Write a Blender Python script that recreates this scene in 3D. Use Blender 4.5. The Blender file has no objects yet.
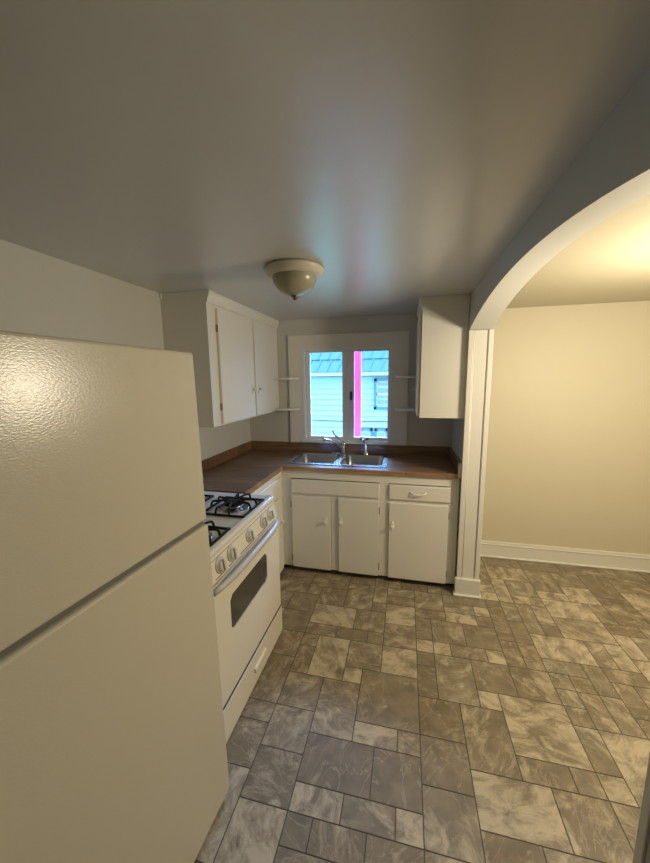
import bpy, bmesh, math, random
from mathutils import Vector, Matrix, Euler

S = bpy.context.scene
COL = S.collection

# ------------------------------------------------------------------ camera
def setup_camera():
    cd = bpy.data.cameras.new('camera'); co = bpy.data.objects.new('camera', cd); COL.objects.link(co)
    f = 342.11; yaw, pit, rol = 0.2320, -0.1542, -0.0129
    F = Vector((-math.sin(yaw)*math.cos(pit), math.cos(yaw)*math.cos(pit), math.sin(pit)))
    R = Vector((math.cos(yaw), math.sin(yaw), 0)); U = R.cross(F)
    R2 = R*math.cos(rol) + U*math.sin(rol); U2 = U*math.cos(rol) - R*math.sin(rol)
    M = Matrix((R2, U2, -F)).transposed().to_4x4()
    M.translation = Vector((1.531, -3.175, 1.6233))
    co.matrix_world = M
    cd.sensor_fit = 'HORIZONTAL'; cd.sensor_width = 36; cd.lens = f/650*36
    cd.clip_start = 0.02; cd.clip_end = 200
    S.camera = co
setup_camera()

# ------------------------------------------------------------------ light
W = bpy.data.worlds.new('sky'); S.world = W; W.use_nodes = True
nt = W.node_tree; bg = nt.nodes['Background']
# overcast sky, brighter and bluer in the direction the window looks (+y)
tcw = nt.nodes.new('ShaderNodeTexCoord'); sxyz = nt.nodes.new('ShaderNodeSeparateXYZ'); nt.links.new(tcw.outputs['Generated'], sxyz.inputs[0])
rmp = nt.nodes.new('ShaderNodeMapRange'); rmp.interpolation_type = 'SMOOTHSTEP'; rmp.inputs[1].default_value = -0.15; rmp.inputs[2].default_value = 0.75
nt.links.new(sxyz.outputs[1], rmp.inputs[0])
skm = nt.nodes.new('ShaderNodeMix'); skm.data_type = 'RGBA'; nt.links.new(rmp.outputs[0], skm.inputs[0])
skm.inputs[6].default_value = (5.0, 7.6, 10.5, 1); skm.inputs[7].default_value = (14.0, 24.0, 45.0, 1)
nt.links.new(skm.outputs[2], bg.inputs[0]); bg.inputs[1].default_value = 1.0

def add_light(name, kind, loc, energy, color, size=None, rot=None, portal=False, sy=None):
    l = bpy.data.lights.new(name, kind); l.energy = energy; l.color = color
    if kind == 'POINT': l.shadow_soft_size = size
    if kind == 'AREA':
        l.shape = 'RECTANGLE'; l.size = size; l.size_y = sy or size
        if portal: l.cycles.is_portal = True
    o = bpy.data.objects.new(name, l); o.location = loc
    if rot: o.rotation_euler = rot
    COL.objects.link(o); return o
add_light('dining_lamp_light', 'POINT', (2.88, -1.45, 1.68), 68, (1.0, 0.88, 0.65), 0.14)
add_light('window_daylight', 'AREA', (0.99, 0.16, 1.46), 1, (1, 1, 1), 0.9, (math.radians(-90), 0, 0), True, 0.95)

S.view_settings.view_transform = 'Standard'; S.view_settings.look = 'None'
S.view_settings.exposure = 0.0; S.view_settings.gamma = 1.0
try: S.view_settings.use_curve_mapping = False
except Exception: pass

# ------------------------------------------------------------------ materials
def mat(name, col, rough=0.5, metal=0.0, spec=0.5, bump=None, emit=None):
    m = bpy.data.materials.new(name); m.use_nodes = True; nt = m.node_tree
    b = nt.nodes['Principled BSDF']
    b.inputs['Base Color'].default_value = (*col, 1); b.inputs['Roughness'].default_value = rough
    b.inputs['Metallic'].default_value = metal; b.inputs['Specular IOR Level'].default_value = spec
    if bump:
        sc, st, dist = bump
        tc = nt.nodes.new('ShaderNodeTexCoord'); n = nt.nodes.new('ShaderNodeTexNoise'); bp = nt.nodes.new('ShaderNodeBump')
        n.inputs['Scale'].default_value = sc; n.inputs['Detail'].default_value = 3
        bp.inputs['Strength'].default_value = st; bp.inputs['Distance'].default_value = dist
        nt.links.new(tc.outputs['Object'], n.inputs['Vector']); nt.links.new(n.outputs['Fac'], bp.inputs['Height'])
        nt.links.new(bp.outputs['Normal'], b.inputs['Normal'])
    return m
M = {}
M['wall'] = mat('wall_paint', (0.61, 0.60, 0.56), 0.55, bump=(60, 0.15, 0.002))
M['ceil'] = mat('ceiling_paint', (0.57, 0.57, 0.57), 0.31, spec=1.0, bump=(7, 0.25, 0.01))
M['greywall'] = mat('cool_grey_arch_face', (0.50, 0.52, 0.54), 0.55, bump=(60, 0.15, 0.002))  # kitchen face of the arch wall, coloured darker and cooler than the other walls
M['cream'] = mat('cream_wall_paint', (0.62, 0.56, 0.42), 0.55, bump=(60, 0.15, 0.002))
M['creamceil'] = mat('cream_ceiling_paint', (0.50, 0.45, 0.33), 0.5, bump=(9, 0.12, 0.01))
M['trim'] = mat('trim_paint', (0.76, 0.735, 0.67), 0.35, bump=(40, 0.1, 0.001))
M['cab'] = mat('cabinet_paint', (0.78, 0.755, 0.69), 0.38, bump=(45, 0.12, 0.001))
M['white'] = mat('white_enamel', (0.76, 0.72, 0.62), 0.22)
M['white_cool'] = mat('white_cooktop_enamel', (0.72, 0.72, 0.70), 0.15)
M['dark'] = mat('dark_shadow_gap', (0.03, 0.028, 0.025), 0.7)
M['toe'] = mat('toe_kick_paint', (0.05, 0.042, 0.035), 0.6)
M['gasket'] = mat('grey_gasket', (0.16, 0.15, 0.14), 0.5)
M['steel'] = mat('stainless_steel', (0.50, 0.54, 0.60), 0.24, 1.0, bump=(30, 0.05, 0.001))
M['chrome'] = mat('chrome', (0.62, 0.64, 0.68), 0.14, 1.0)
M['brass'] = mat('hinge_metal', (0.35, 0.27, 0.16), 0.4, 0.8)
M['iron'] = mat('black_cast_iron', (0.008, 0.008, 0.009), 0.55, spec=0.25)
M['knob'] = mat('grey_knob', (0.52, 0.50, 0.47), 0.35)
M['glassdark'] = mat('oven_glass', (0.07, 0.065, 0.055), 0.12)
M['pull'] = mat('pewter_white_pull', (0.80, 0.78, 0.74), 0.25)
M['greyhandle'] = mat('oven_handle_paint', (0.56, 0.56, 0.56), 0.3)
M['shade'] = mat('alabaster_glass', (0.36, 0.34, 0.25), 0.28, bump=(14, 0.2, 0.003))
M['pan'] = mat('lamp_pan_paint', (0.62, 0.58, 0.48), 0.35)
M['finial'] = mat('finial_metal', (0.25, 0.23, 0.20), 0.25, 0.9)
M['shelf'] = mat('shelf_paint', (0.72, 0.71, 0.68), 0.35)
M['sill'] = mat('sash_paint', (0.78, 0.79, 0.80), 0.35)
M['latch'] = mat('bronze_latch', (0.035, 0.03, 0.028), 0.4, 0.4)
M['pink'] = mat('pink_paint', (0.75, 0.06, 0.17), 0.5)
M['teal'] = mat('teal_metal_roof', (0.012, 0.085, 0.095), 0.4)
M['siding'] = mat('pale_siding', (0.14, 0.25, 0.215), 0.6)
M['soffit'] = mat('soffit_white', (0.20, 0.26, 0.26), 0.6)
M['bluetrim'] = mat('blue_window_trim', (0.015, 0.075, 0.13), 0.5)
M['farpane'] = mat('house_window_pane', (0.08, 0.13, 0.15), 0.3)
M['cable'] = mat('black_cable', (0.015, 0.02, 0.025), 0.6)
M['ground'] = mat('concrete_ground', (0.42, 0.45, 0.48), 0.9, bump=(5, 0.5, 0.02))

def fridge_mat():
    m = mat('textured_fridge_enamel', (0.58, 0.55, 0.47), 0.24, spec=0.5); nt = m.node_tree; b = nt.nodes['Principled BSDF']
    tc = nt.nodes.new('ShaderNodeTexCoord'); n = nt.nodes.new('ShaderNodeTexNoise'); bp = nt.nodes.new('ShaderNodeBump')
    mp = nt.nodes.new('ShaderNodeMapping'); mp.inputs['Scale'].default_value = (1, 0.6, 1.3)
    n.inputs['Scale'].default_value = 230; n.inputs['Detail'].default_value = 1
    bp.inputs['Strength'].default_value = 0.22; bp.inputs['Distance'].default_value = 0.0013
    nt.links.new(tc.outputs['Object'], mp.inputs[0]); nt.links.new(mp.outputs[0], n.inputs['Vector'])
    nt.links.new(n.outputs['Fac'], bp.inputs['Height']); nt.links.new(bp.outputs['Normal'], b.inputs['Normal'])
    return m
M['fridge'] = fridge_mat()

def wood_mat(name, edge=False):
    m = mat(name, (0.2, 0.1, 0.05), 0.34, spec=0.5); nt = m.node_tree; b = nt.nodes['Principled BSDF']; N = nt.nodes.new; L = nt.links.new
    tc = N('ShaderNodeTexCoord'); mp = N('ShaderNodeMapping')
    br = N('ShaderNodeTexBrick'); br.offset = 0.37
    br.inputs['Scale'].default_value = 1.0; br.inputs['Brick Width'].default_value = 0.62; br.inputs['Row Height'].default_value = 0.072
    br.inputs['Mortar Size'].default_value = 0.0012; br.inputs['Mortar Smooth'].default_value = 0.3; br.inputs['Bias'].default_value = 0
    br.inputs['Color1'].default_value = (0.235, 0.140, 0.082, 1); br.inputs['Color2'].default_value = (0.150, 0.090, 0.056, 1)
    br.inputs['Mortar'].default_value = (0.08, 0.038, 0.02, 1)
    L(tc.outputs['Object'], br.inputs['Vector'])
    mp.inputs['Scale'].default_value = (2.2, 38, 38); L(tc.outputs['Object'], mp.inputs[0])
    n = N('ShaderNodeTexNoise'); n.inputs['Scale'].default_value = 1.6; n.inputs['Detail'].default_value = 6; n.inputs['Distortion'].default_value = 0.5
    L(mp.outputs[0], n.inputs['Vector'])
    cr = N('ShaderNodeValToRGB'); cr.color_ramp.elements[0].position = 0.3; cr.color_ramp.elements[0].color = (0.62, 0.6, 0.58, 1)
    cr.color_ramp.elements[1].position = 0.7; cr.color_ramp.elements[1].color = (1.35, 1.35, 1.35, 1)
    L(n.outputs['Fac'], cr.inputs[0])
    mx = N('ShaderNodeMix'); mx.data_type = 'RGBA'; mx.blend_type = 'MULTIPLY'; mx.inputs[0].default_value = 1
    L(br.outputs['Color'], mx.inputs[6]); L(cr.outputs[0], mx.inputs[7])
    out = mx.outputs[2]
    if edge:
        m2 = N('ShaderNodeMix'); m2.data_type = 'RGBA'; m2.blend_type = 'MULTIPLY'; m2.inputs[0].default_value = 1
        L(out, m2.inputs[6]); m2.inputs[7].default_value = (1.7, 1.75, 1.7, 1); out = m2.outputs[2]
    L(out, b.inputs['Base Color'])
    return m
M['wood'] = wood_mat('butcher_block_laminate'); M['woodedge'] = wood_mat('laminate_front_edge', True)

def glass_mat():
    m = bpy.data.materials.new('window_glass'); m.use_nodes = True; nt = m.node_tree; nt.nodes.clear(); N = nt.nodes.new; L = nt.links.new
    o = N('ShaderNodeOutputMaterial'); t = N('ShaderNodeBsdfTransparent'); g = N('ShaderNodeBsdfGlossy'); mx = N('ShaderNodeMixShader'); fr = N('ShaderNodeFresnel')
    t.inputs[0].default_value = (0.95, 0.98, 1.0, 1); g.inputs['Roughness'].default_value = 0.02; fr.inputs[0].default_value = 1.45
    L(fr.outputs[0], mx.inputs[0]); L(t.outputs[0], mx.inputs[1]); L(g.outputs[0], mx.inputs[2]); L(mx.outputs[0], o.inputs[0])
    return m
M['glass'] = glass_mat()

def tile_mat():
    m = mat('slate_look_vinyl', (0.2, 0.18, 0.15), 0.46, spec=0.35); nt = m.node_tree; b = nt.nodes['Principled BSDF']; N = nt.nodes.new; L = nt.links.new
    tc = N('ShaderNodeTexCoord'); at = N('ShaderNodeAttribute'); at.attribute_name = 'tile'
    sp = N('ShaderNodeSeparateColor'); L(at.outputs['Color'], sp.inputs[0])
    sc = N('ShaderNodeVectorMath'); sc.operation = 'SCALE'; sc.inputs[0].default_value = (37, 91, 53); L(sp.outputs[1], sc.inputs['Scale'])
    ad = N('ShaderNodeVectorMath'); L(tc.outputs['Object'], ad.inputs[0]); L(sc.outputs[0], ad.inputs[1])
    vr = N('ShaderNodeVectorRotate'); vr.rotation_type = 'Z_AXIS'; L(ad.outputs[0], vr.inputs['Vector'])
    an = N('ShaderNodeMath'); an.operation = 'MULTIPLY'; an.inputs[1].default_value = 6.28; L(sp.outputs[1], an.inputs[0]); L(an.outputs[0], vr.inputs['Angle'])
    st = N('ShaderNodeMapping'); st.inputs['Scale'].default_value = (1, 1.7, 1); L(vr.outputs[0], st.inputs[0])
    # broad cloudy patches
    n = N('ShaderNodeTexNoise'); n.inputs['Scale'].default_value = 7.5; n.inputs['Detail'].default_value = 8; n.inputs['Roughness'].default_value = 0.74; n.inputs['Distortion'].default_value = 0.5
    L(st.outputs[0], n.inputs['Vector'])
    sh = N('ShaderNodeMath'); sh.operation = 'MULTIPLY_ADD'; sh.inputs[1].default_value = 0.17; L(sp.outputs[0], sh.inputs[0]); L(n.outputs['Fac'], sh.inputs[2])
    cr = N('ShaderNodeValToRGB'); e = cr.color_ramp.elements
    e[0].position = 0.56; e[0].color = (0, 0, 0, 1); e[1].position = 0.74; e[1].color = (1, 1, 1, 1)
    L(sh.outputs[0], cr.inputs[0])
    # thin pale veins
    n2 = N('ShaderNodeTexNoise'); n2.inputs['Scale'].default_value = 3.2; n2.inputs['Detail'].default_value = 5; n2.inputs['Distortion'].default_value = 1.8
    L(st.outputs[0], n2.inputs['Vector'])
    c2 = N('ShaderNodeValToRGB'); e = c2.color_ramp.elements
    e[0].position = 0.485; e[0].color = (0, 0, 0, 1); e[1].position = 0.515; e[1].color = (0, 0, 0, 1)
    x = e.new(0.50); x.color = (0.38, 0.38, 0.38, 1)
    L(n2.outputs['Fac'], c2.inputs[0])
    mxv = N('ShaderNodeMath'); mxv.operation = 'MAXIMUM'; L(cr.outputs[0], mxv.inputs[0]); L(c2.outputs[0], mxv.inputs[1])
    # base tone
    n3 = N('ShaderNodeTexNoise'); n3.inputs['Scale'].default_value = 14; n3.inputs['Detail'].default_value = 5; L(ad.outputs[0], n3.inputs['Vector'])
    bt = N('ShaderNodeMix'); bt.data_type = 'RGBA'; L(sp.outputs[2], bt.inputs[0])
    bt.inputs[6].default_value = (0.215, 0.168, 0.108, 1); bt.inputs[7].default_value = (0.250, 0.208, 0.145, 1)
    b3 = N('ShaderNodeMix'); b3.data_type = 'RGBA'; b3.blend_type = 'MULTIPLY'; b3.inputs[0].default_value = 1
    c3 = N('ShaderNodeValToRGB'); c3.color_ramp.elements[0].position = .3; c3.color_ramp.elements[0].color = (0.78, 0.78, 0.78, 1); c3.color_ramp.elements[1].position = .7; c3.color_ramp.elements[1].color = (1.2, 1.2, 1.2, 1)
    L(n3.outputs['Fac'], c3.inputs[0]); L(bt.outputs[2], b3.inputs[6]); L(c3.outputs[0], b3.inputs[7])
    fm = N('ShaderNodeMix'); fm.data_type = 'RGBA'; L(mxv.outputs[0], fm.inputs[0]); L(b3.outputs[2], fm.inputs[6]); fm.inputs[7].default_value = (0.52, 0.445, 0.32, 1)
    L(fm.outputs[2], b.inputs['Base Color'])
    bp = N('ShaderNodeBump'); bp.inputs['Strength'].default_value = 0.25; bp.inputs['Distance'].default_value = 0.003
    L(n.outputs['Fac'], bp.inputs['Height']); L(bp.outputs[0], b.inputs['Normal'])
    return m
M['tile'] = tile_mat(); M['grout'] = mat('grout', (0.085, 0.068, 0.048), 0.7)

# ------------------------------------------------------------------ helpers
def box(bm, x0, x1, y0, y1, z0, z1, bev=0.0, seg=2, mi=0):
    x0, x1 = sorted((x0, x1)); y0, y1 = sorted((y0, y1)); z0, z1 = sorted((z0, z1))
    t = bmesh.new()
    vs = [t.verts.new((x, y, z)) for x in (x0, x1) for y in (y0, y1) for z in (z0, z1)]
    for f in ((0, 1, 3, 2), (4, 6, 7, 5), (0, 4, 5, 1), (2, 3, 7, 6), (0, 2, 6, 4), (1, 5, 7, 3)):
        t.faces.new([vs[i] for i in f])
    if bev > 0: bmesh.ops.bevel(t, geom=list(t.edges), offset=bev, segments=seg, profile=0.5, affect='EDGES')
    merge(bm, t, mi)
def merge(bm, t, mi=0):
    mp = {v: bm.verts.new(v.co) for v in t.verts}
    for f in t.faces:
        try:
            g = bm.faces.new([mp[v] for v in f.verts]); g.material_index = mi; g.smooth = f.smooth
        except ValueError: pass
    t.free()
def prism(bm, pts, axis, a0, a1, bev=0, mi=0, smooth=False):
    """polygon pts (in the two other axes, cyclic order) extruded along axis"""
    t = bmesh.new()
    def V(p, a):
        if axis == 'x': return (a, p[0], p[1])
        if axis == 'y': return (p[0], a, p[1])
        return (p[0], p[1], a)
    A = [t.verts.new(V(p, a0)) for p in pts]; B = [t.verts.new(V(p, a1)) for p in pts]
    t.faces.new(A); t.faces.new(B[::-1]); n = len(pts)
    for i in range(n): t.faces.new((A[i], B[i], B[(i+1) % n], A[(i+1) % n]))
    bmesh.ops.recalc_face_normals(t, faces=t.faces)
    if bev: bmesh.ops.bevel(t, geom=list(t.edges), offset=bev, segments=2, profile=0.5, affect='EDGES')
    merge(bm, t, mi)
def lathe(bm, prof, c, n=48, axis='z'):
    """prof: list of (r, h)"""
    rings = []
    for r, h in prof:
        ring = []
        for i in range(n if r > 1e-6 else 1):
            a = 2*math.pi*i/n; p = (r*math.cos(a), r*math.sin(a), h)
            if axis == 'x': p = (p[2], p[0], p[1])
            if axis == 'y': p = (p[0], p[2], p[1])
            ring.append(bm.verts.new((c[0]+p[0], c[1]+p[1], c[2]+p[2])))
        rings.append(ring)
    for A, B in zip(rings, rings[1:]):
        for i in range(n):
            a0, a1 = A[i % len(A)], A[(i+1) % len(A)]; b0, b1 = B[i % len(B)], B[(i+1) % len(B)]
            vs = []
            for v in (a0, a1, b1, b0):
                if v not in vs: vs.append(v)
            if len(vs) > 2:
                try: f = bm.faces.new(vs); f.smooth = True
                except ValueError: pass
def tube(bm, pts, r, n=10, caps=True):
    pts = [Vector(p) for p in pts]; rs = r if isinstance(r, (list, tuple)) else [r]*len(pts)
    rings = []; up = None
    for i, p in enumerate(pts):
        d = (pts[min(i+1, len(pts)-1)] - pts[max(i-1, 0)]).normalized()
        if up is None:
            up = Vector((0, 0, 1)) if abs(d.z) < 0.9 else Vector((1, 0, 0))
        s = d.cross(up).normalized(); up = s.cross(d).normalized()
        rings.append([bm.verts.new(p + (s*math.cos(2*math.pi*k/n) + up*math.sin(2*math.pi*k/n))*rs[i]) for k in range(n)])
    for A, B in zip(rings, rings[1:]):
        for k in range(n):
            f = bm.faces.new((A[k], A[(k+1) % n], B[(k+1) % n], B[k])); f.smooth = True
    if caps: bm.faces.new(rings[0][::-1]); bm.faces.new(rings[-1])
def smooth_path(pts, n=8):
    P = [Vector(p) for p in pts]; out = []
    for i in range(len(P)-1):
        p0 = P[max(i-1, 0)]; p1 = P[i]; p2 = P[i+1]; p3 = P[min(i+2, len(P)-1)]
        for k in range(n):
            t = k/n
            out.append(0.5*((2*p1) + (p2-p0)*t + (2*p0-5*p1+4*p2-p3)*t*t + (3*p1-p0-3*p2+p3)*t**3))
    out.append(P[-1]); return out
def obj(name, bm, m, parent=None, origin=None):
    bmesh.ops.recalc_face_normals(bm, faces=bm.faces)
    me = bpy.data.meshes.new(name)
    if origin is not None: bmesh.ops.translate(bm, verts=bm.verts, vec=-Vector(origin))
    bm.to_mesh(me); bm.free()
    for x in (m if isinstance(m, (list, tuple)) else [m]): me.materials.append(M[x])
    o = bpy.data.objects.new(name, me); COL.objects.link(o)
    if origin is not None: o.location = origin
    if parent is not None: o.parent = parent
    return o
def bx(name, m, parent, *a, bev=0.0, **k):
    b = bmesh.new(); box(b, *a, bev=bev); o = obj(name, b, m, parent)
    return o
def tag(o, label, cat, group=None):
    o['label'] = label; o['category'] = cat
    if group: o['group'] = group
    return o
def thing(name, label, cat, loc=(0, 0, 0), group=None):
    o = bpy.data.objects.new(name, None); COL.objects.link(o); o.location = loc; o.empty_display_size = 0.1
    return tag(o, label, cat, group)
def struct(o): o['kind'] = 'structure'; return o
def world_to(parent, o):
    """child was built in world coordinates under a parent that only has a location"""
    o.location = o.location - parent.location; return o
class Kit:
    """parts built in world coordinates under an Empty placed at the thing's base"""
    def __init__(s, name, label, cat, loc, group=None): s.t = thing(name, label, cat, loc, group); s.loc = Vector(loc)
    def part(s, name, bm, m, parent=None):
        bmesh.ops.translate(bm, verts=bm.verts, vec=-s.loc)
        return obj(name, bm, m, parent or s.t)
    def box(s, name, m, *a, bev=0.0, parent=None):
        b = bmesh.new(); box(b, *a, bev=bev); return s.part(name, b, m, parent)

H = 2.168; WX = 1.9385; WD = 2.0845; RX = 4.25; FY = -4.6

# ------------------------------------------------------------------ floor
TILES = [(1,4,-11,-9,'d'),(1,3,-12,-11,'l'),(3,5,-12,-11,'m'),(-1,1,-12,-10,'m'),(4,6,-11,-9,'d'),(3,5,-9,-8,'l'),(5,6,-9,-8,'m'),(1,3,-9,-6,'m'),(-1,1,-10,-8,'m'),(-3,-1,-11,-9,'m'),(-1,1,-14,-12,'l'),(1,2,-13,-12,'d'),(2,4,-13,-12,'m'),(4,6,-13,-12,'d'),(5,6,-12,-11,'l'),(6,8,-10,-8,'d'),(6,8,-12,-10,'m'),(8,11,-11,-9,'l'),(8,10,-9,-6,'m'),(10,13,-8,-5,'l'),(10,12,-9,-8,'m'),(12,13,-9,-8,'m'),(11,13,-11,-9,'m'),(8,10,-12,-11,'m'),(10,13,-12,-11,'m'),(6,8,-8,-6,'d'),(9,10,-6,-5,'l'),(13,14,-6,-5,'m'),(14,15,-6,-4,'m'),(13,14,-8,-6,'m'),(13,14,-9,-8,'l'),(-1,2,-2,0,'l'),(2,4,-2,0,'m'),(-1,1,-3,-2,'m'),(1,3,-3,-2,'d'),(3,4,-3,-2,'m'),(4,6,-3,-1,'m'),(4,6,-1,1,'l'),(0,2,-6,-3,'l'),(2,4,-5,-3,'m'),(4,6,-5,-3,'l'),(2,3,-6,-5,'l'),(3,6,-8,-5,'d'),(-1,1,-8,-6,'m'),(-1,0,-6,-4,'m'),(-1,0,-4,-3,'m'),(-3,-1,-5,-3,'m'),(-3,-1,-8,-5,'m'),(-3,-1,-3,-1,'d'),(-3,-1,-1,1,'d'),(6,7,-4,-3,'d'),(6,7,-6,-4,'d'),(6,7,-3,-2,'l'),(6,7,-2,0,'d'),(6,8,1,3,'m'),(-1,1,0,2,'m'),(4,6,2,3,'m'),(13,16,-2,0,'l'),(16,17,-2,0,'m'),(13,15,-3,-2,'m'),(15,18,2,4,'l'),(13,14,0,3,'m'),(11,12,-1,3,'d'),(11,12,-3,-1,'m'),(9,11,-2,0,'d'),(8,10,0,1,'l'),(10,11,0,1,'m'),(8,11,2,3,'d'),(10,11,-3,-2,'l'),(8,10,-3,-2,'m'),(9,11,-5,-3,'d'),(11,13,-5,-3,'m'),(7,9,-6,-3,'m'),(13,14,-4,-3,'m'),(13,14,-5,-4,'m'),(13,15,3,4,'l'),(12,13,3,6,'l'),(18,19,-1,1,'l'),(16,17,-5,-3,'m')]
def build_floor():
    random.seed(11)
    b = bmesh.new(); box(b, -0.12, RX+0.12, FY-0.12, 0.12, -0.08, -0.0012, mi=0)
    lay = b.loops.layers.float_color.new('tile')
    occ = set(); rects = []
    for i0, i1, j0, j1, t in TILES:
        rects.append((i0, i1, j0, j1, t))
        for i in range(i0, i1):
            for j in range(j0, j1): occ.add((i, j))
    I0, I1, J0, J1 = -11, 33, -37, 10
    for j in range(J1-1, J0-1, -1):
        for i in range(I0, I1):
            if (i, j) in occ: continue
            opts = [(2, 2), (3, 2), (2, 3), (2, 1), (1, 2), (1, 1)]; random.shuffle(opts)
            opts.sort(key=lambda s: -s[0]*s[1]*random.uniform(0.4, 1.2))
            for w, h in opts:
                cs = [(i+a, j-c) for a in range(w) for c in range(h)]
                if all(c not in occ and c[0] < I1 and c[1] >= J0 for c in cs):
                    for c in cs: occ.add(c)
                    rects.append((i, i+w, j-h+1, j+1, random.choice('ddmmml' if w*h > 2 else 'dmml'))); break
    g = 0.0022
    for i0, i1, j0, j1, t in rects:
        x0 = max(1.03+i0*0.1+g, 0.0); x1 = min(1.03+i1*0.1-g, RX); y0 = max(-0.975+j0*0.1+g, FY); y1 = min(-0.975+j1*0.1-g, 0.0)
        if x1-x0 < 0.005 or y1-y0 < 0.005: continue
        vs = [b.verts.new(p) for p in ((x0, y0, 0), (x1, y0, 0), (x1, y1, 0), (x0, y1, 0))]
        f = b.faces.new(vs); f.material_index = 1
        tone = {'d': 0.0, 'm': 0.42, 'l': 1.0}[t] + random.uniform(-0.08, 0.08)
        col = (max(tone, 0), random.random(), random.random(), 1)
        for l in f.loops: l[lay] = col
    me = bpy.data.meshes.new('floor'); b.to_mesh(me); b.free()
    me.materials.append(M['grout']); me.materials.append(M['tile'])
    o = bpy.data.objects.new('floor', me); COL.objects.link(o); struct(o)
build_floor()

# ------------------------------------------------------------------ room shell
b = bmesh.new(); box(b, -0.12, WX+0.02, FY-0.12, 0.12, H, H+0.1); box(b, WX+0.02, RX+0.12, FY-0.12, 0.12, H, H+0.1, mi=1)
struct(obj('ceiling', b, ['ceil', 'creamceil']))
struct(bx('wall_left', 'wall', None, -0.12, 0, FY, 0, 0, H))
struct(bx('wall_right', 'cream', None, RX, RX+0.12, FY, 0, 0, H))
struct(bx('wall_front', 'wall', None, -0.12, RX+0.12, FY-0.12, FY, 0, H))
OX0, OX1, OZ0, OZ1 = 0.573, 1.405, 1.022, 1.897
b = bmesh.new()
box(b, -0.12, OX0, 0, 0.12, 0, H); box(b, OX1, WX+0.02, 0, 0.12, 0, H); box(b, WX+0.02, RX+0.12, 0, 0.12, 0, H, mi=1)
box(b, OX0, OX1, 0, 0.12, 0, OZ0); box(b, OX0, OX1, 0, 0.12, OZ1, H)
struct(obj('wall_back', b, ['wall', 'cream']))

# arch wall between kitchen and dining room
YA, YB, ZS, RISE = -0.632, -2.612, 1.930, 0.125
def arch_z(y, dz=0.0):
    c = (YA-YB)/2; r = (c*c + RISE*RISE)/(2*RISE); ym = (YA+YB)/2
    return ZS + RISE - r + math.sqrt(max(r*r-(y-ym)**2, 0)) + dz
b = bmesh.new()
NA = 90
def ring(x, dz):
    vs = []
    arc = [(YB+(YA-YB)*i/NA) for i in range(NA+1)]
    bot = [b.verts.new((x, y, arch_z(y) + dz*math.sin(math.pi*i/NA)**0.5 if 0 < i < NA else arch_z(y))) for i, y in enumerate(arc)]
    top = [b.verts.new((x, y, H)) for y in arc]
    return bot, top
bk, tk = ring(WX, 0); bd, td = ring(WD, 0.028)
for i in range(NA):
    f = b.faces.new((bk[i], bk[i+1], bd[i+1], bd[i]))
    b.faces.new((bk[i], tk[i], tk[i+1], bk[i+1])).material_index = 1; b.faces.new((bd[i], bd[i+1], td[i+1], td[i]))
    b.faces.new((tk[i], td[i], td[i+1], tk[i+1]))
box(b, WX, WD, YA, 0, 0, H); box(b, WX, WD, FY, YB, 0, H)
b.normal_update()
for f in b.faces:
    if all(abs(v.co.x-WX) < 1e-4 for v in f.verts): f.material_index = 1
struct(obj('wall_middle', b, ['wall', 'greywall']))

# jamb casings at both ends of the arch
def jamb(y, s):
    b = bmesh.new()
    box(b, 1.934, 1.966, y, y+s*0.020, 0.13, ZS, 0.003)
    tube(b, [(1.969, y+s*0.014, 0.13), (1.969, y+s*0.014, ZS-0.003)], 0.005, 8)
    box(b, 1.972, 2.050, y, y+s*0.014, 0.13, ZS-0.002, 0.002)
    box(b, 2.060, 2.090, y, y+s*0.018, 0.13, ZS, 0.003)
    box(b, 2.048, 2.062, y, y+s*0.003, 0.13, ZS-0.002, mi=1)
    return b
for n, (y, s) in enumerate(((YA, -1), (YB, 1))):
    t = struct(obj('trim_%d' % (n+1), jamb(y, s), ['trim', 'trim']))
    b = bmesh.new(); box(b, 1.922, 2.098, y, y+s*0.036, 0.0, 0.136, 0.004); box(b, 1.912, 2.108, y, y+s*0.050, 0, 0.016, 0.005)
    p = obj('plinth_block', b, 'trim', t)

def base(name, x0, x1, y0, y1, nx, ny):
    b = bmesh.new()
    t = 0.016; u = 0.03
    def st(th, z0, z1, bev):
        if nx: box(b, x0, x0+nx*th, y0, y1, z0, z1, bev)
        else: box(b, x0, x1, y0, y0+ny*th, z0, z1, bev)
    st(t, 0, 0.150, 0.004); st(t+0.006, 0.118, 0.126, 0.002); st(u, 0, 0.014, 0.005)
    struct(obj(name, b, 'trim'))
base('baseboard_back', WD, RX, 0, 0, 0, -1)
base('baseboard_right', RX, RX, FY, 0, -1, 0)
base('baseboard_left', 0, 0, FY, -2.99, 1, 0)
base('baseboard_front', 0, RX, FY, FY, 0, 1)

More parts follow.
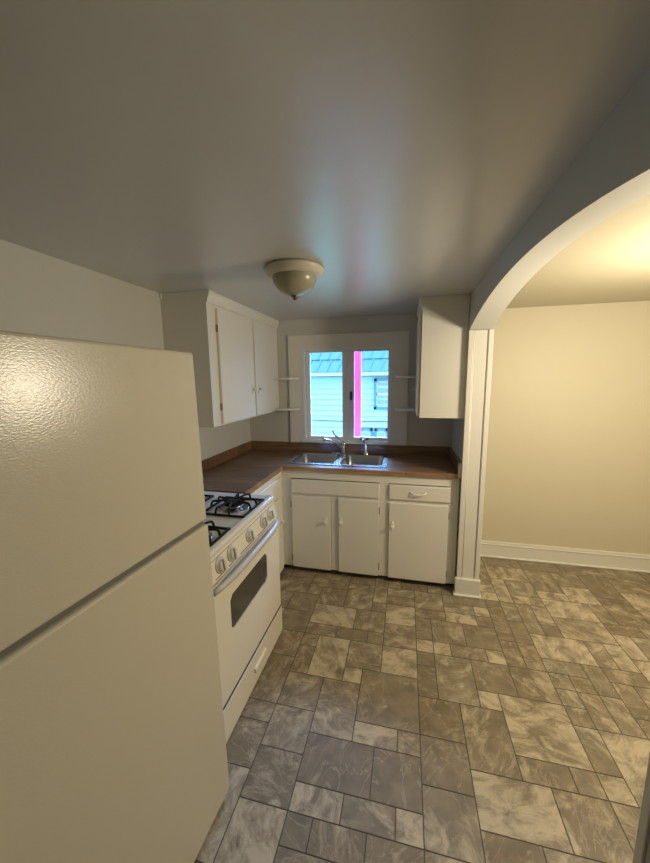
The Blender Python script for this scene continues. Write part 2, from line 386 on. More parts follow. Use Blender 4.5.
# ------------------------------------------------------------------ window
def window():
    b = bmesh.new()      # flat casing boards round the opening
    y1 = -0.020; x0, x1, z0, z1 = 0.438, 1.549, 1.006, 2.022
    box(b, x0, OX0, y1, 0, z0, z1); box(b, OX1, x1, y1, 0, z0, z1)
    box(b, OX0, OX1, y1, 0, OZ1, z1, 0.0); box(b, OX0, OX1, y1, 0, z0, OZ0, 0.0)
    root = obj('window_1', b, 'trim'); struct(root)
    b = bmesh.new()      # jamb lining and inner stop
    box(b, OX0, OX0+0.022, -0.024, 0.12, OZ0, OZ1); box(b, OX1-0.022, OX1, -0.024, 0.12, OZ0, OZ1)
    box(b, OX0+0.022, OX1-0.022, -0.024, 0.12, OZ1-0.022, OZ1); box(b, OX0+0.022, OX1-0.022, -0.030, 0.12, OZ0, OZ0+0.020)
    obj('window_frame', b, 'sill', root)
    obj('window_sill', (lambda b: (box(b, OX0-0.01, OX1+0.01, -0.042, -0.018, OZ0-0.012, OZ0+0.012, 0.003), b)[1])(bmesh.new()), 'sill', root)
    mid = 1.004
    for a, c, g0, g1 in ((OX0+0.023, mid-0.001, 0.636, 0.950), (mid+0.001, OX1-0.023, 1.060, 1.372)):
        b = bmesh.new(); ya, yb = 0.012, 0.048; zl, zh = OZ0+0.021, OZ1-0.023; gz0, gz1 = 1.066, 1.862
        box(b, a, g0, ya, yb, zl, zh, 0.003); box(b, g1, c, ya, yb, zl, zh, 0.003)
        box(b, g0, g1, ya, yb, zl, gz0, 0.0); box(b, g0, g1, ya, yb, gz1, zh, 0.0)
        s = obj('sash', b, 'sill', root)
        bx('pane', 'glass', s, g0-0.004, g1+0.004, 0.030, 0.034, gz0-0.004, gz1+0.004)
    b = bmesh.new()
    box(b, 1.024, 1.044, 0.002, 0.012, 1.42, 1.50, 0.003); tube(b, smooth_path([(1.034, 0.0, 1.485), (1.034, -0.018, 1.47), (1.036, -0.022, 1.42)], 4), 0.006, 8)
    obj('latch', b, 'latch', root)
    b = bmesh.new(); box(b, 0.955, 0.966, 0.004, 0.012, 1.44, 1.49, 0.002); obj('latch_keeper', b, 'sill', root)
    b = bmesh.new()
    box(b, 1.12, 1.20, -0.012, 0.012, OZ0+0.02, OZ0+0.034, 0.004); tube(b, [(1.16, -0.01, OZ0+0.036), (1.20, -0.028, OZ0+0.045)], 0.005, 8)
    obj('crank_operator', b, 'latch', root)
window()

# ------------------------------------------------------------------ cabinets
CH = 0.921; CT = 0.885; BF = -0.593; DF = -0.611
def pull_v(k, x, y, z, ax='y', parent=None):
    """vertical oval backplate with a small knob; ax is the axis it faces"""
    b = bmesh.new(); s = -1 if ax == 'y' else 1
    def P(u, d, w): return (x+u, y+s*d, z+w) if ax == 'y' else (x+s*d, y+u, z+w)
    n = 20; A = []; B = []
    for i in range(n):
        t = 2*math.pi*i/n; r = 0.014*(1+0.18*math.cos(2*t)); u = r*math.cos(t); w = 0.041*math.sin(t)
        A.append(b.verts.new(P(u, 0.0, w))); B.append(b.verts.new(P(u*0.85, 0.005, w*0.9)))
    b.faces.new(A); b.faces.new(B[::-1])
    for i in range(n): b.faces.new((A[i], A[(i+1) % n], B[(i+1) % n], B[i]))
    c = P(0, 0, 0)
    prof = [(0.006, 0.004), (0.005, 0.014), (0.012, 0.018), (0.0145, 0.024), (0.011, 0.030), (0.0, 0.032)]
    lathe(b, [(r, s*h) for r, h in prof], c, 20, ax)
    return k.part('knob', b, 'pull', parent)
def hinges(k, pts, parent):
    for (x0, x1, y0, y1, z0, z1) in pts: k.box('hinge', 'brass', x0, x1, y0, y1, z0, z1, bev=0.001, parent=parent)
def door_y(k, x0, x1, z0, z1, name='door', m='cab'):
    return k.box(name, m, x0, x1, BF, DF, z0, z1, bev=0.005)

# base cabinet under the sink
def carcase(b, x0, x1, z0, z1, yb, yf, t=0.018, top=False):
    box(b, x0, x0+t, yf, yb, z0, z1); box(b, x1-t, x1, yf, yb, z0, z1)
    box(b, x0+t, x1-t, yb-0.012, yb, z0, z1); box(b, x0+t, x1-t, yf, yb-0.012, z0+0.02, z0+0.038)
XM = 1.387
k = Kit('sink_base_cabinet', 'white painted sink base cabinet with two doors and a blank drawer panel', 'cabinet', (0.985, -0.3, 0))
b = bmesh.new(); carcase(b, 0.5755, XM, 0.045, CT, -0.004, BF+0.018, 0.014)
for a in ((0.5755, 0.625, 0.045, CT), (0.965, 1.02, 0.060, 0.668), (1.350, XM, 0.045, CT)): box(b, a[0], a[1], BF, BF+0.018, a[2], a[3])
for a in ((0.820, CT), (0.668, 0.705), (0.045, 0.060)): box(b, 0.625, 1.350, BF, BF+0.018, a[0], a[1])
k.part('carcase', b, 'cab')
k.box('false_drawer_front', 'cab', 0.631, 1.350, BF, DF, 0.698, 0.815, bev=0.005)
d = door_y(k, 0.631, 0.962, 0.046, 0.674); pull_v(k, 0.922, DF, 0.475, parent=d); hinges(k, [(0.624, 0.632, DF+0.002, BF, z, z+0.05) for z in (0.10, 0.57)], d)
d = door_y(k, 1.024, 1.348, 0.046, 0.674); pull_v(k, 1.046, DF, 0.483, parent=d); hinges(k, [(1.347, 1.355, DF+0.002, BF, z, z+0.05) for z in (0.10, 0.57)], d)
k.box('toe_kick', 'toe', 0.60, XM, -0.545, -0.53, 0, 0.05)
# right hand base cabinet
k = Kit('drawer_base_cabinet', 'white painted base cabinet with one drawer over one door beside the arch', 'cabinet', (1.66, -0.3, 0))
b = bmesh.new(); carcase(b, XM+0.001, 1.930, 0.045, CT, -0.004, BF+0.018)
for a in ((XM+0.001, 1.422, 0.045, CT), (1.865, 1.930, 0.045, CT)): box(b, a[0], a[1], BF, BF+0.018, a[2], a[3])
for a in ((0.820, CT), (0.665, 0.705), (0.045, 0.060)): box(b, 1.422, 1.865, BF, BF+0.018, a[0], a[1])
k.part('carcase', b, 'cab')
d = door_y(k, 1.424, 1.868, 0.698, 0.815, 'drawer')
b = bmesh.new()
tube(b, smooth_path([(1.585, DF-0.002, 0.760), (1.600, DF-0.020, 0.757), (1.640, DF-0.026, 0.752), (1.680, DF-0.020, 0.757), (1.695, DF-0.002, 0.760)], 6), 0.0055, 8)
box(b, 1.578, 1.597, DF, DF-0.004, 0.750, 0.770, 0.002); box(b, 1.683, 1.702, DF, DF-0.004, 0.750, 0.770, 0.002)
k.part('drawer_pull', b, 'pull', d)
d = door_y(k, 1.424, 1.862, 0.046, 0.670); pull_v(k, 1.452, DF, 0.482, parent=d); hinges(k, [(1.861, 1.869, DF+0.002, BF, z, z+0.05) for z in (0.10, 0.57)], d)
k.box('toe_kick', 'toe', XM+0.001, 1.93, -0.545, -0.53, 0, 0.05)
# left base cabinet between corner and range (faces +x)
k = Kit('corner_base_cabinet', 'white painted base cabinet squeezed between the gas range and the corner', 'cabinet', (0.3, -0.93, 0))
b = bmesh.new()
FX = 0.548
box(b, 0.004, FX-0.018, -1.272, -1.254, 0.045, CT); box(b, 0.004, FX-0.018, -0.612, -0.594, 0.045, CT)
box(b, 0.004, 0.016, -1.254, -0.612, 0.045, CT); box(b, 0.016, FX-0.018, -1.254, -0.612, 0.065, 0.083)
box(b, FX-0.018, FX, -1.272, -1.235, 0.045, CT); box(b, FX-0.018, FX, -0.665, -0.594, 0.045, CT)
for z0, z1 in ((0.835, CT), (0.668, 0.705), (0.045, 0.06)): box(b, FX-0.018, FX, -1.235, -0.665, z0, z1)
box(b, FX+0.0005, 0.5745, BF, BF+0.018, 0.045, CT)
k.part('carcase', b, 'cab')
d = k.box('drawer', 'cab', FX, FX+0.018, -1.245, -0.655, 0.695, 0.842, bev=0.005)
d2 = k.box('door', 'cab', FX, FX+0.018, -1.245, -0.655, 0.05, 0.676, bev=0.005)
pull_v(k, FX+0.018, -0.70, 0.48, 'x', parent=d2)
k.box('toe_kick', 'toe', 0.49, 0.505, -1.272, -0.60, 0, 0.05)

# worktop, L shaped with the sink cut out
k = Kit('countertop', 'brown butcher block laminate L-shaped countertop with low backsplash', 'countertop', (0.3, -0.6, CT))
SX0, SX1, SY0, SY1 = 0.582, 1.372, -0.500, -0.062
FE = -0.612; LE = 0.566
b = bmesh.new(); zt = CH; z0 = CT+0.0005; e = 0.006
box(b, 0.001, LE-e, -1.277, -0.0, z0, zt)
box(b, LE-e, SX0, FE+e, -0.001, z0, zt); box(b, SX1, 1.936, FE+e, -0.001, z0, zt)
box(b, SX0, SX1, FE+e, SY0, z0, zt); box(b, SX0, SX1, SY1, -0.001, z0, zt)
k.part('worktop', b, 'wood')
b = bmesh.new(); box(b, LE-e, LE, -1.277, FE+e, z0, zt, 0.0015); box(b, LE-e, 1.936, FE, FE+e, z0, zt, 0.0015)
k.part('front_edge', b, 'woodedge')
b = bmesh.new(); box(b, 0.001, 0.020, -1.277, -0.020, CH, 1.005, 0.003); box(b, 0.001, 1.936, -0.020, -0.001, CH, 1.005, 0.003)
box(b, 1.918, 1.936, -0.600, -0.020, CH, 1.003, 0.003)
k.part('backsplash', b, 'wood')
k.box('end_cap', 'trim', 1.914, 1.937, -0.618, -0.600, 0.890, 1.006, bev=0.002)

# sink
def sink():
    k = Kit('kitchen_sink', 'stainless steel double bowl sink set into the countertop under the window', 'sink', (0.985, -0.28, CH))
    X0, X1, Y0, Y1 = 0.556, 1.398, -0.530, -0.030
    bowls = [(0.594, 0.958), (1.010, 1.358)]; by0, by1 = -0.490, -0.120
    b = bmesh.new(); zt = CH+0.006; z0 = CH+0.0005
    box(b, X0, X1, Y0, by0, z0, zt, 0.002); box(b, X0, X1, by1, Y1, z0, zt, 0.002)
    box(b, X0, bowls[0][0], by0, by1, z0, zt, 0.002); box(b, bowls[1][1], X1, by0, by1, z0, zt, 0.002)
    box(b, bowls[0][1], bowls[1][0], by0, by1, z0, zt, 0.002)
    k.part('rim', b, 'steel')
    def loop(x0, x1, y0, y1, r, z, n=6):
        pts = []
        for cx, cy, a0 in ((x1-r, y1-r, 0), (x0+r, y1-r, 90), (x0+r, y0+r, 180), (x1-r, y0+r, 270)):
            for i in range(n+1):
                a = math.radians(a0 + 90*i/n); pts.append((cx+r*math.cos(a), cy+r*math.sin(a), z))
        return pts
    for (x0, x1) in bowls:
        b = bmesh.new(); zs = [(0.0, zt, 0.0), (0.0, zt, 0.05), (0.008, zt-0.008, 0.05), (0.014, zt-0.12, 0.055), (0.03, zt-0.155, 0.06), (0.06, zt-0.165, 0.06)]
        rings = []
        for ins, z, r in zs:
            rings.append([b.verts.new(p) for p in loop(x0+ins, x1-ins, by0+ins, by1-ins, max(r, 0.001), z)])
        for A, B in zip(rings, rings[1:]):
            for i in range(len(A)):
                f = b.faces.new((A[i], A[(i+1) % len(A)], B[(i+1) % len(A)], B[i])); f.smooth = True
        b.faces.new(rings[-1])
        bowl = k.part('basin', b, 'steel')
        b = bmesh.new(); lathe(b, [(0.044, 0.0), (0.042, 0.004), (0.034, 0.003), (0.03, -0.004), (0, -0.004)], ((x0+x1)/2, (by0+by1)/2, zt-0.165), 24)
        k.part('drain', b, 'chrome', bowl)
    return zt
zt = sink()
k = Kit('faucet', 'chrome single lever faucet with spout swung left on the sink', 'faucet', (0.955, -0.075, zt))
b = bmesh.new(); box(b, 0.865, 1.075, -0.100, -0.048, zt, zt+0.008, 0.003); k.part('base_plate', b, 'chrome')
b = bmesh.new(); lathe(b, [(0.028, 0.006), (0.026, 0.02), (0.022, 0.05), (0.024, 0.085), (0.022, 0.10), (0.014, 0.112), (0, 0.115)], (0.975, -0.075, zt), 28); k.part('body', b, 'chrome')
b = bmesh.new(); tube(b, smooth_path([(0.972, -0.083, zt+0.050), (0.92, -0.12, zt+0.100), (0.87, -0.155, zt+0.135), (0.825, -0.185, zt+0.145), (0.808, -0.195, zt+0.128)], 6), [0.013]*13+[0.012]*12, 12); k.part('spout', b, 'chrome')
b = bmesh.new(); tube(b, smooth_path([(0.970, -0.078, zt+0.105), (0.930, -0.085, zt+0.145), (0.890, -0.09, zt+0.180), (0.876, -0.092, zt+0.218)], 5), [0.009]*8+[0.0075]*8, 10); k.part('lever', b, 'chrome')
k = Kit('side_sprayer', 'slim chrome side sprayer on the sink to the right of the faucet', 'sprayer', (1.185, -0.075, zt))
b = bmesh.new(); lathe(b, [(0.024, 0), (0.022, 0.008), (0.014, 0.02), (0.012, 0.045), (0.0, 0.045)], (1.185, -0.075, zt), 24); k.part('holder', b, 'chrome')
b = bmesh.new(); tube(b, smooth_path([(1.185, -0.075, zt+0.040), (1.184, -0.076, zt+0.085), (1.180, -0.080, zt+0.118), (1.160, -0.090, zt+0.142)], 5), [0.012]*8+[0.016]*8, 12); k.part('spray_head', b, 'chrome')

# wall cabinets
def crown_x(b, x0, y0, y1, sgn):
    pr = [(0, 2.094), (0.008, 2.100), (0.010, 2.118), (0.020, 2.140), (0.024, 2.150), (0.024, H-0.001), (0, H-0.001)]
    prism(b, [(x0+sgn*p, z) for p, z in pr], 'y', y0, y1)
k = Kit('wall_cabinet', 'white two door wall cabinet left of the window, above the stove counter', 'cabinet', (0.16, -0.6, 1.317))
UF = 0.322; UY = -1.197
b = bmesh.new(); z0, z1 = 1.317, H-0.001
box(b, 0.001, UF-0.018, UY, UY+0.018, z0, z1); box(b, 0.001, UF-0.018, -0.02, -0.002, z0, z1)
box(b, 0.001, 0.012, UY+0.018, -0.02, z0, z1); box(b, 0.012, UF-0.018, UY+0.018, -0.02, z0, z0+0.018); box(b, 0.012, UF-0.018, UY+0.018, -0.02, z1-0.018, z1)
box(b, 0.012, UF-0.05, UY+0.018, -0.02, 1.68, 1.698)
box(b, UF-0.018, UF, UY, -1.07, z0, z1); box(b, UF-0.018, UF, -0.60, -0.54, z0, z1); box(b, UF-0.018, UF, -0.125, -0.002, z0, z1)
for a, c in ((-1.07, -0.60), (-0.54, -0.125)): box(b, UF-0.018, UF, a, c, z0, z0+0.03); box(b, UF-0.018, UF, a, c, 2.07, z1)
k.part('carcase', b, 'cab')
b = bmesh.new(); crown_x(b, UF, UY, -0.002, 1); k.part('crown_moulding', b, 'cab')
k.box('side_cove', 'trim', 0.001, 0.014, UY-0.010, UY, 2.13, H-0.001, bev=0.003)
d = k.box('door', 'cab', UF, UF+0.018, -1.100, -0.583, 1.327, 2.078, bev=0.004)
pull_v(k, UF+0.018, -0.630, 1.545, 'x', parent=d); hinges(k, [(UF, UF+0.016, -1.1045, -1.0995, z, z+0.045) for z in (1.42, 1.93)], d)
d = k.box('door', 'cab', UF, UF+0.018, -0.556, -0.110, 1.327, 2.078, bev=0.004)
pull_v(k, UF+0.018, -0.512, 1.545, 'x', parent=d); hinges(k, [(UF, UF+0.016, -0.1105, -0.1055, z, z+0.045) for z in (1.42, 1.93)], d)

k = Kit('wall_cabinet', 'white wall cabinet right of the window, its blank side facing the room', 'cabinet', (1.79, -0.3, 1.331))
RF = 1.632; RY = -0.615; z0 = 1.331
b = bmesh.new()
box(b, RF+0.018, 1.936, RY, RY+0.018, z0, z1); box(b, RF+0.018, 1.936, -0.02, -0.002, z0, z1)
box(b, 1.925, 1.936, RY+0.018, -0.02, z0, z1); box(b, RF+0.018, 1.925, RY+0.018, -0.02, z0, z0+0.018); box(b, RF+0.018, 1.925, RY+0.018, -0.02, z1-0.018, z1)
box(b, RF, RF+0.018, RY, RY+0.04, z0, z1); box(b, RF, RF+0.018, -0.08, -0.002, z0, z1)
box(b, RF, RF+0.018, RY+0.04, -0.08, z0, z0+0.03); box(b, RF, RF+0.018, RY+0.04, -0.08, 2.07, z1)
k.part('carcase', b, 'cab')
b = bmesh.new(); crown_x(b, RF, RY, -0.002, -1); k.part('crown_moulding', b, 'cab')
d = k.box('door', 'cab', RF-0.020, RF-0.003, RY+0.012, -0.05, 1.341, 2.078, bev=0.004)
b = bmesh.new()
lathe(b, [(0.012, 0), (0.012, -0.004), (0.005, -0.006), (0.006, -0.018), (0.013, -0.024), (0, -0.030)], (RF-0.020, -0.09, 1.52), 18, 'x'); k.part('knob', b, 'pull', d)

# corner whatnot shelves
def shelf(x0, x1, z, flip, label):
    b = bmesh.new(); n = 10; w = x1-x0; dep = 0.150; t = 0.019
    pts = [(0, 0), (0, -dep)]
    r = min(dep*0.9, w*0.75)
    for i in range(n+1):
        a = math.radians(-90 + 90*i/n); pts.append((w-r+r*math.cos(a), -dep + r + r*math.sin(a)) if True else None)
    pts.append((w, 0))
    pts = [((x1-p[0]) if flip else (x0+p[0]), p[1]-0.021) for p in pts]
    prism(b, pts, 'z', z-t/2, z+t/2, bev=0.003)
    o = obj('corner_shelf', b, 'shelf', None, ((x0+x1)/2, -0.05, z)); tag(o, label, 'shelf')
shelf(UF+0.021, 0.541, 1.625, False, 'upper small white shelf left of the window')
shelf(UF+0.021, 0.541, 1.338, False, 'lower small white shelf left of the window, above the backsplash')
shelf(1.440, RF-0.022, 1.626, True, 'upper small white shelf right of the window')
shelf(1.438, RF-0.022, 1.344, True, 'lower small white shelf right of the window, above the backsplash')

# ------------------------------------------------------------------ gas range
def gas_range():
    Y0, Y1 = -2.045, -1.285; ym = (Y0+Y1)/2
    k = Kit('gas_range', 'white freestanding gas range with black grates between fridge and counter', 'stove', (0.38, ym, 0))
    b = bmesh.new()
    box(b, 0.03, 0.715, Y0+0.003, Y1-0.003, 0.055, 0.885, 0.004)
    k.part('body', b, 'white')
    b = bmesh.new()                      # cooktop with rolled front
    prism(b, [(0.028, 0.885), (0.738, 0.885), (0.740, 0.902), (0.733, 0.914), (0.715, 0.918), (0.69, 0.914), (0.09, 0.914), (0.028, 0.918)], 'y', Y0, Y1, bev=0.002)
    k.part('cooktop', b, 'white_cool')
    b = bmesh.new(); prism(b, [(0.028, 0.915), (0.085, 0.915), (0.075, 1.02), (0.028, 1.03)], 'y', Y0, Y1, bev=0.004); k.part('backguard', b, 'white')
    b = bmesh.new(); prism(b, [(0.70, 0.884), (0.737, 0.884), (0.755, 0.782), (0.70, 0.782)], 'y', Y0+0.002, Y1-0.002, bev=0.003); pn = k.part('control_panel', b, 'white')
    dirn = Vector((0.102, 0, 0.018)).normalized()
    def panel_pt(y, z): t = (0.884-z)/(0.884-0.782); return Vector((0.737+0.018*t, y, z))
    ang = math.atan2(0.018, 0.102)
    for y in (-1.945, -1.847, -1.660, -1.485, -1.385):
        c = panel_pt(y, 0.833)
        b = bmesh.new(); lathe(b, [(0.036, 0), (0.036, 0.003), (0.033, 0.006), (0.028, 0.006), (0.026, 0.016), (0.023, 0.019), (0, 0.019)], (0, 0, 0), 30, 'x')
        box(b, 0.014, 0.027, -0.005, 0.005, -0.025, 0.025, 0.002)
        bmesh.ops.rotate(b, verts=b.verts, cent=(0, 0, 0), matrix=Matrix.Rotation(-ang, 3, 'Y'))
        bmesh.ops.translate(b, verts=b.verts, vec=c)
        kn = k.part('knob', b, 'knob', pn)
    b = bmesh.new()                      # fine dark slots under the knobs
    for y0, y1 in ((-1.995, -1.90), (-1.885, -1.80), (-1.77, -1.60), (-1.575, -1.43)):
        c = panel_pt(0, 0.796); box(b, c.x-0.001, c.x+0.0012, y0, y1, 0.7885, 0.7945)
    k.part('vent_slot', b, 'gasket', pn)
    b = bmesh.new(); c = panel_pt(0, 0.872)
    box(b, c.x-0.001, c.x+0.001, Y0+0.01, Y1-0.01, 0.8705, 0.8725); k.part('panel_groove', b, 'gasket', pn)
    # oven door
    b = bmesh.new(); zd0, zd1 = 0.1905, 0.772; wy0, wy1, wz0, wz1 = -1.898, -1.480, 0.478, 0.652
    XF = 0.758
    box(b, 0.718, XF, Y0+0.002, Y1-0.002, zd0, wz0, 0.0); box(b, 0.718, XF, Y0+0.002, Y1-0.002, wz1, zd1, 0.0)
    box(b, 0.718, XF, Y0+0.002, wy0, wz0, wz1); box(b, 0.718, XF, wy1, Y1-0.002, wz0, wz1)
    c = 0.022
    for yy, s in ((wy0, 1), (wy1, -1)):
        prism(b, [(yy, wz0), (yy+s*c, wz0), (yy, wz0+c)], 'x', 0.72, XF); prism(b, [(yy, wz1), (yy+s*c, wz1), (yy, wz1-c)], 'x', 0.72, XF)
    bmesh.ops.remove_doubles(b, verts=b.verts, dist=1e-5)
    d = k.part('oven_door', b, 'white')
    k.box('oven_window', 'glassdark', 0.735, 0.752, wy0, wy1, wz0, wz1, parent=d)
    b = bmesh.new()                      # wide bowed handle
    hp = []
    n = 16
    for i in range(n+1):
        t = i/n; y = Y0+0.012+(Y1-Y0-0.024)*t; bow = 0.026*(1-(2*t-1)**4); hp.append((y, bow))
    rows = []
    for y, bow in hp:
        rows.append([b.verts.new((XF-0.001+dx*1.0+bow*fb, y, z)) for dx, fb, z in ((0.0, 0, 0.768), (0.010, 1, 0.771), (0.015, 1, 0.762), (0.013, 1, 0.746), (0.002, 1, 0.741), (0.0, 0.85, 0.750))])
    for A, B in zip(rows, rows[1:]):
        for i in range(6): f = b.faces.new((A[i], A[(i+1) % 6], B[(i+1) % 6], B[i])); f.smooth = True
    b.faces.new(rows[0]); b.faces.new(rows[-1][::-1])
    k.part('oven_handle', b, 'greyhandle', d)
    k.box('door_gap_shade', 'dark', 0.7185, 0.7585, Y0+0.003, Y1-0.003, 0.1768, 0.1900)  # near-black strip filling the gap, its shade put in as colour
    # storage drawer
    b = bmesh.new(); box(b, 0.718, 0.764, Y0+0.002, Y1-0.002, 0.010, 0.1765, 0.0015); dr = k.part('drawer', b, 'white')
    b = bmesh.new(); prism(b, [(0.757, 0.112), (0.770, 0.110), (0.776, 0.100), (0.774, 0.086), (0.757, 0.082)], 'y', -1.712, -1.562, bev=0.002); k.part('drawer_handle', b, 'white', dr)
    k.box('handle_recess', 'gasket', 0.7595, 0.7615, -1.562, -1.552, 0.088, 0.112, parent=dr)
    for x in (0.08, 0.66):
        for y in (Y0+0.05, Y1-0.05): b = bmesh.new(); lathe(b, [(0, 0), (0.018, 0), (0.018, 0.012), (0.008, 0.014), (0.008, 0.06)], (x, y, 0), 12); k.part('foot', b, 'iron')
    # burners and grates
    k.t.location.x += 0.020
    def burner(cx, cy, gx0, gx1, gy0, gy1):
        z = 0.914
        b = bmesh.new(); lathe(b, [(0.090, 0.001), (0.088, 0.006), (0.080, 0.006), (0.055, 0.002), (0, 0.002)], (cx, cy, z), 32); dp = k.part('drip_pan', b, 'steel')
        b = bmesh.new(); lathe(b, [(0.034, 0.002), (0.046, 0.010), (0.048, 0.020), (0, 0.022)], (cx, cy, z), 28); k.part('burner_head', b, 'chrome')
        b = bmesh.new(); lathe(b, [(0.0, 0.021), (0.052, 0.022), (0.057, 0.030), (0.048, 0.039), (0, 0.041)], (cx, cy, z), 28); k.part('burner_cap', b, 'iron')
        b = bmesh.new(); r = 0.0066; zb = z+0.008; zh = z+0.044
        cr = 0.018
        tube(b, smooth_path([(gx0+cr, gy0, zb), (gx1-cr, gy0, zb), (gx1, gy0+cr, zb), (gx1, gy1-cr, zb), (gx1-cr, gy1, zb), (gx0+cr, gy1, zb), (gx0, gy1-cr, zb), (gx0, gy0+cr, zb), (gx0+cr, gy0, zb)], 3), r, 8)
        for sx, sy, L in ((1, 0, 0), (-1, 0, 0), (0, 1, 0), (0, -1, 0)):
            if sx: e = (gx1 if sx > 0 else gx0); hw = 0.030; P = lambda u, v, zz: (u, cy+v, zz)
            else: e = (gy1 if sy > 0 else gy0); hw = 0.030; P = lambda u, v, zz: (cx+v, u, zz)
            c = cx if sx else cy; s = sx or sy; inn = c + s*0.030
            for v in (-1, 1):
                tube(b, smooth_path([P(e, v*hw*1.35, zb), P(e-s*0.006, v*hw*1.2, zh-0.008), P(e-s*0.022, v*hw, zh), P(inn+s*0.012, v*hw*0.35, zh), P(inn, 0, zh-0.012)], 4), r*0.92, 8)
        k.part('grate', b, 'iron')
    for gx0, gx1 in ((0.470, 0.708), (0.140, 0.378)):
        burner((gx0+gx1)/2, -1.512, gx0, gx1, -1.640, -1.384)
        burner((gx0+gx1)/2, -1.905, gx0, gx1, -2.025, -1.785)
gas_range()

# ------------------------------------------------------------------ refrigerator
def fridge():
    t = thing('refrigerator', 'large off-white top-freezer refrigerator with textured doors beside the gas range', 'refrigerator', (0.8873, -2.1656, 0.02))
    t.rotation_mode = 'YXZ'; t.rotation_euler = (-0.0066, -0.0204, -0.0404)
    Wd = 0.76
    b = bmesh.new(); box(b, -0.80, -0.075, -Wd+0.004, -0.004, 0.035, 1.680, 0.006); obj('cabinet', b, 'fridge', t)
    b = bmesh.new(); box(b, -0.068, -0.004, -Wd, 0, 1.119, 1.6935, 0.009, 3); d1 = obj('freezer_door', b, 'fridge', t)
    b = bmesh.new(); box(b, -0.062, 0.0, -Wd, 0, 0.0, 1.104, 0.009, 3); d2 = obj('fridge_door', b, 'fridge', t)
    b = bmesh.new(); box(b, -0.076, -0.066, -Wd+0.02, -0.018, 0.05, 1.10); box(b, -0.076, -0.066, -Wd+0.02, -0.018, 1.125, 1.685); box(b, -0.07, -0.016, -Wd+0.02, -0.010, 1.100, 1.123)
    obj('gasket', b, 'gasket', t)
    for d, za, zb in ((d1, 1.14, 1.44), (d2, 0.72, 1.07)):
        b = bmesh.new(); tube(b, smooth_path([(-0.004, -Wd+0.035, za), (0.03, -Wd+0.035, za+0.03), (0.034, -Wd+0.035, (za+zb)/2), (0.03, -Wd+0.035, zb-0.03), (-0.004, -Wd+0.035, zb)], 6), 0.011, 10)
        obj('door_handle', b, 'white', d)
    for x in (-0.74, -0.12):
        for y in (-Wd+0.06, -0.06):
            b = bmesh.new(); z0 = -0.016 if x > -0.3 else -0.003; lathe(b, [(0, z0-0.003), (0.02, z0-0.003), (0.02, 0.045), (0, 0.045)], (x, y, 0), 14); obj('foot', b, 'iron', t)
fridge()

# ------------------------------------------------------------------ ceiling light
k = Kit('ceiling_light', 'dome ceiling light with cloudy glass bowl and metal finial, switched off', 'lamp', (0.975, -1.445, H))
c = (0.975, -1.445, H)
b = bmesh.new(); lathe(b, [(0, 0), (0.142, -0.001), (0.149, -0.008), (0.149, -0.016), (0.141, -0.022), (0.138, -0.030), (0.126, -0.040), (0.114, -0.043), (0.0, -0.040)], c, 64); k.part('pan', b, 'pan')
b = bmesh.new(); lathe(b, [(0.111, -0.041), (0.110, -0.055), (0.104, -0.074), (0.091, -0.094), (0.071, -0.111), (0.048, -0.122), (0.030, -0.129), (0.012, -0.133), (0, -0.134)], c, 64); k.part('glass_shade', b, 'shade')
b = bmesh.new(); lathe(b, [(0.0, -0.128), (0.020, -0.130), (0.021, -0.135), (0.014, -0.141), (0.013, -0.146), (0.007, -0.152), (0, -0.153)], c, 24); k.part('finial', b, 'finial')

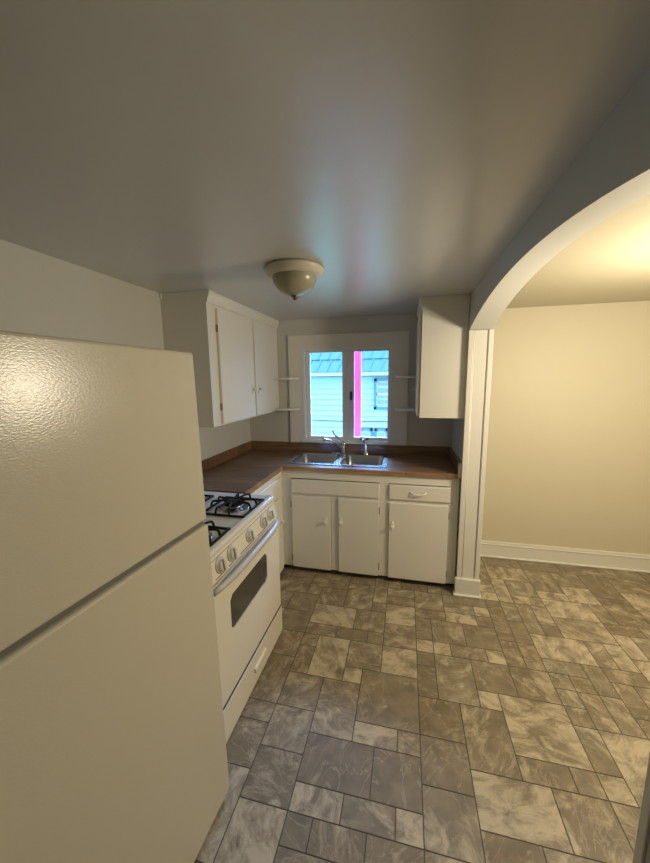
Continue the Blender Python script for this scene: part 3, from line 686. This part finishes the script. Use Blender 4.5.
# ------------------------------------------------------------------ outside
struct(bx('ground', 'ground', None, -14, 14, 0.6, 22, -3.2, -3.1))
def house():
    k = Kit('neighbour_house', 'pale green sided neighbouring house with teal metal roof beyond the window', 'house', (0.5, 6.5, -3.1))
    Y = 4.5
    b = bmesh.new(); z = -3.1; pit = 0.125
    while z < 1.66:            # lapped siding boards
        z1 = min(z+pit, 1.68)
        prism(b, [(Y+0.30, z), (Y-0.040, z), (Y-0.004, z1), (Y+0.30, z1)], 'x', -5.5, 6.5); z += pit
    box(b, -5.5, 6.5, Y+0.3, Y+4.0, -3.1, 1.68)
    k.part('siding', b, 'siding')
    b = bmesh.new(); box(b, -5.7, 6.7, Y-0.26, Y+0.1, 1.68, 1.74); box(b, -5.7, 6.7, Y-0.30, Y-0.26, 1.67, 1.77, 0.01); k.part('soffit', b, 'soffit')
    b = bmesh.new()            # stepped courses of a steep metal roof with raised ribs
    y, z = Y-0.32, 1.76
    for i in range(9):
        dy, dz = 0.15, 0.27
        prism(b, [(y-0.035, z+0.0), (y+dy, z+dz+0.02), (y+dy+0.05, z+dz), (y+0.05, z-0.02)], 'x', -5.8, 6.8)
        x = -5.7
        while x < 6.7:
            t = bmesh.new()
            P = [(x, y-0.050, z), (x+0.035, y-0.050, z), (x+0.035+0.10, y+dy-0.03, z+dz), (x+0.10, y+dy-0.03, z+dz)]
            A = [t.verts.new(p) for p in P]; B = [t.verts.new((p[0], p[1]+0.04, p[2]-0.005)) for p in P]
            t.faces.new(A); t.faces.new(B[::-1])
            for q in range(4): t.faces.new((A[q], B[q], B[(q+1) % 4], A[(q+1) % 4]))
            merge(b, t); x += 0.23
        y += dy; z += dz
    box(b, -5.8, 6.8, y, Y+4.0, z-0.1, z)
    k.part('roof', b, 'teal')
    def win(x0, x1, z0, z1, arch=False):
        b = bmesh.new(); f = 0.055; ya, yb = Y-0.07, Y-0.02
        box(b, x0, x0+f, ya, yb, z0, z1); box(b, x1-f, x1, ya, yb, z0, z1); box(b, x0, x1, ya, yb, z1-f, z1); box(b, x0, x1, ya, yb, z0, z0+f)
        w = k.part('window_frame', b, 'bluetrim')
        b = bmesh.new(); zm = (z0+z1)/2
        g = 0.022
        for a, c in ((x0+f, x0+f+g), (x1-f-g, x1-f)): box(b, a, c, Y-0.05, Y-0.03, z0+f, z1-f)
        box(b, x0+f, x1-f, Y-0.05, Y-0.03, zm-g, zm+g); box(b, x0+f, x1-f, Y-0.05, Y-0.03, z1-f-g, z1-f); box(b, x0+f, x1-f, Y-0.05, Y-0.03, z0+f, z0+f+g)
        box(b, x0+f, x1-f, Y-0.045, Y-0.03, zm+(z1-zm)/2-0.01, zm+(z1-zm)/2+0.01)
        k.part('window_sash', b, 'soffit', w)
        k.box('window_pane', 'farpane', x0+f, x1-f, Y-0.035, Y-0.025, z0+f, z1-f, parent=w)
    win(0.850, 1.40, 0.93, 1.60); win(0.53, 0.83, -0.25, 0.50); win(0.87, 1.17, -0.25, 0.50)
house()
b = bmesh.new()
pts = []
for i in range(41):
    x = -6 + 14*i/40; s = (x-0.4)/7; pts.append((x, 4.0, 0.712 + 0.9*s*s))
tube(b, pts, 0.010, 6); tag(obj('utility_cable', b, 'cable', None, (0.4, 4.0, 0.712)), 'dark sagging utility cable strung in front of the house outside', 'cable')
k = Kit('pink_post', 'bright pink post standing outside behind the right window sash', 'post', (1.06, 0.27, -3.1))
k.box('board', 'pink', 1.022, 1.095, 0.25, 0.29, -3.1, 2.6, bev=0.004)
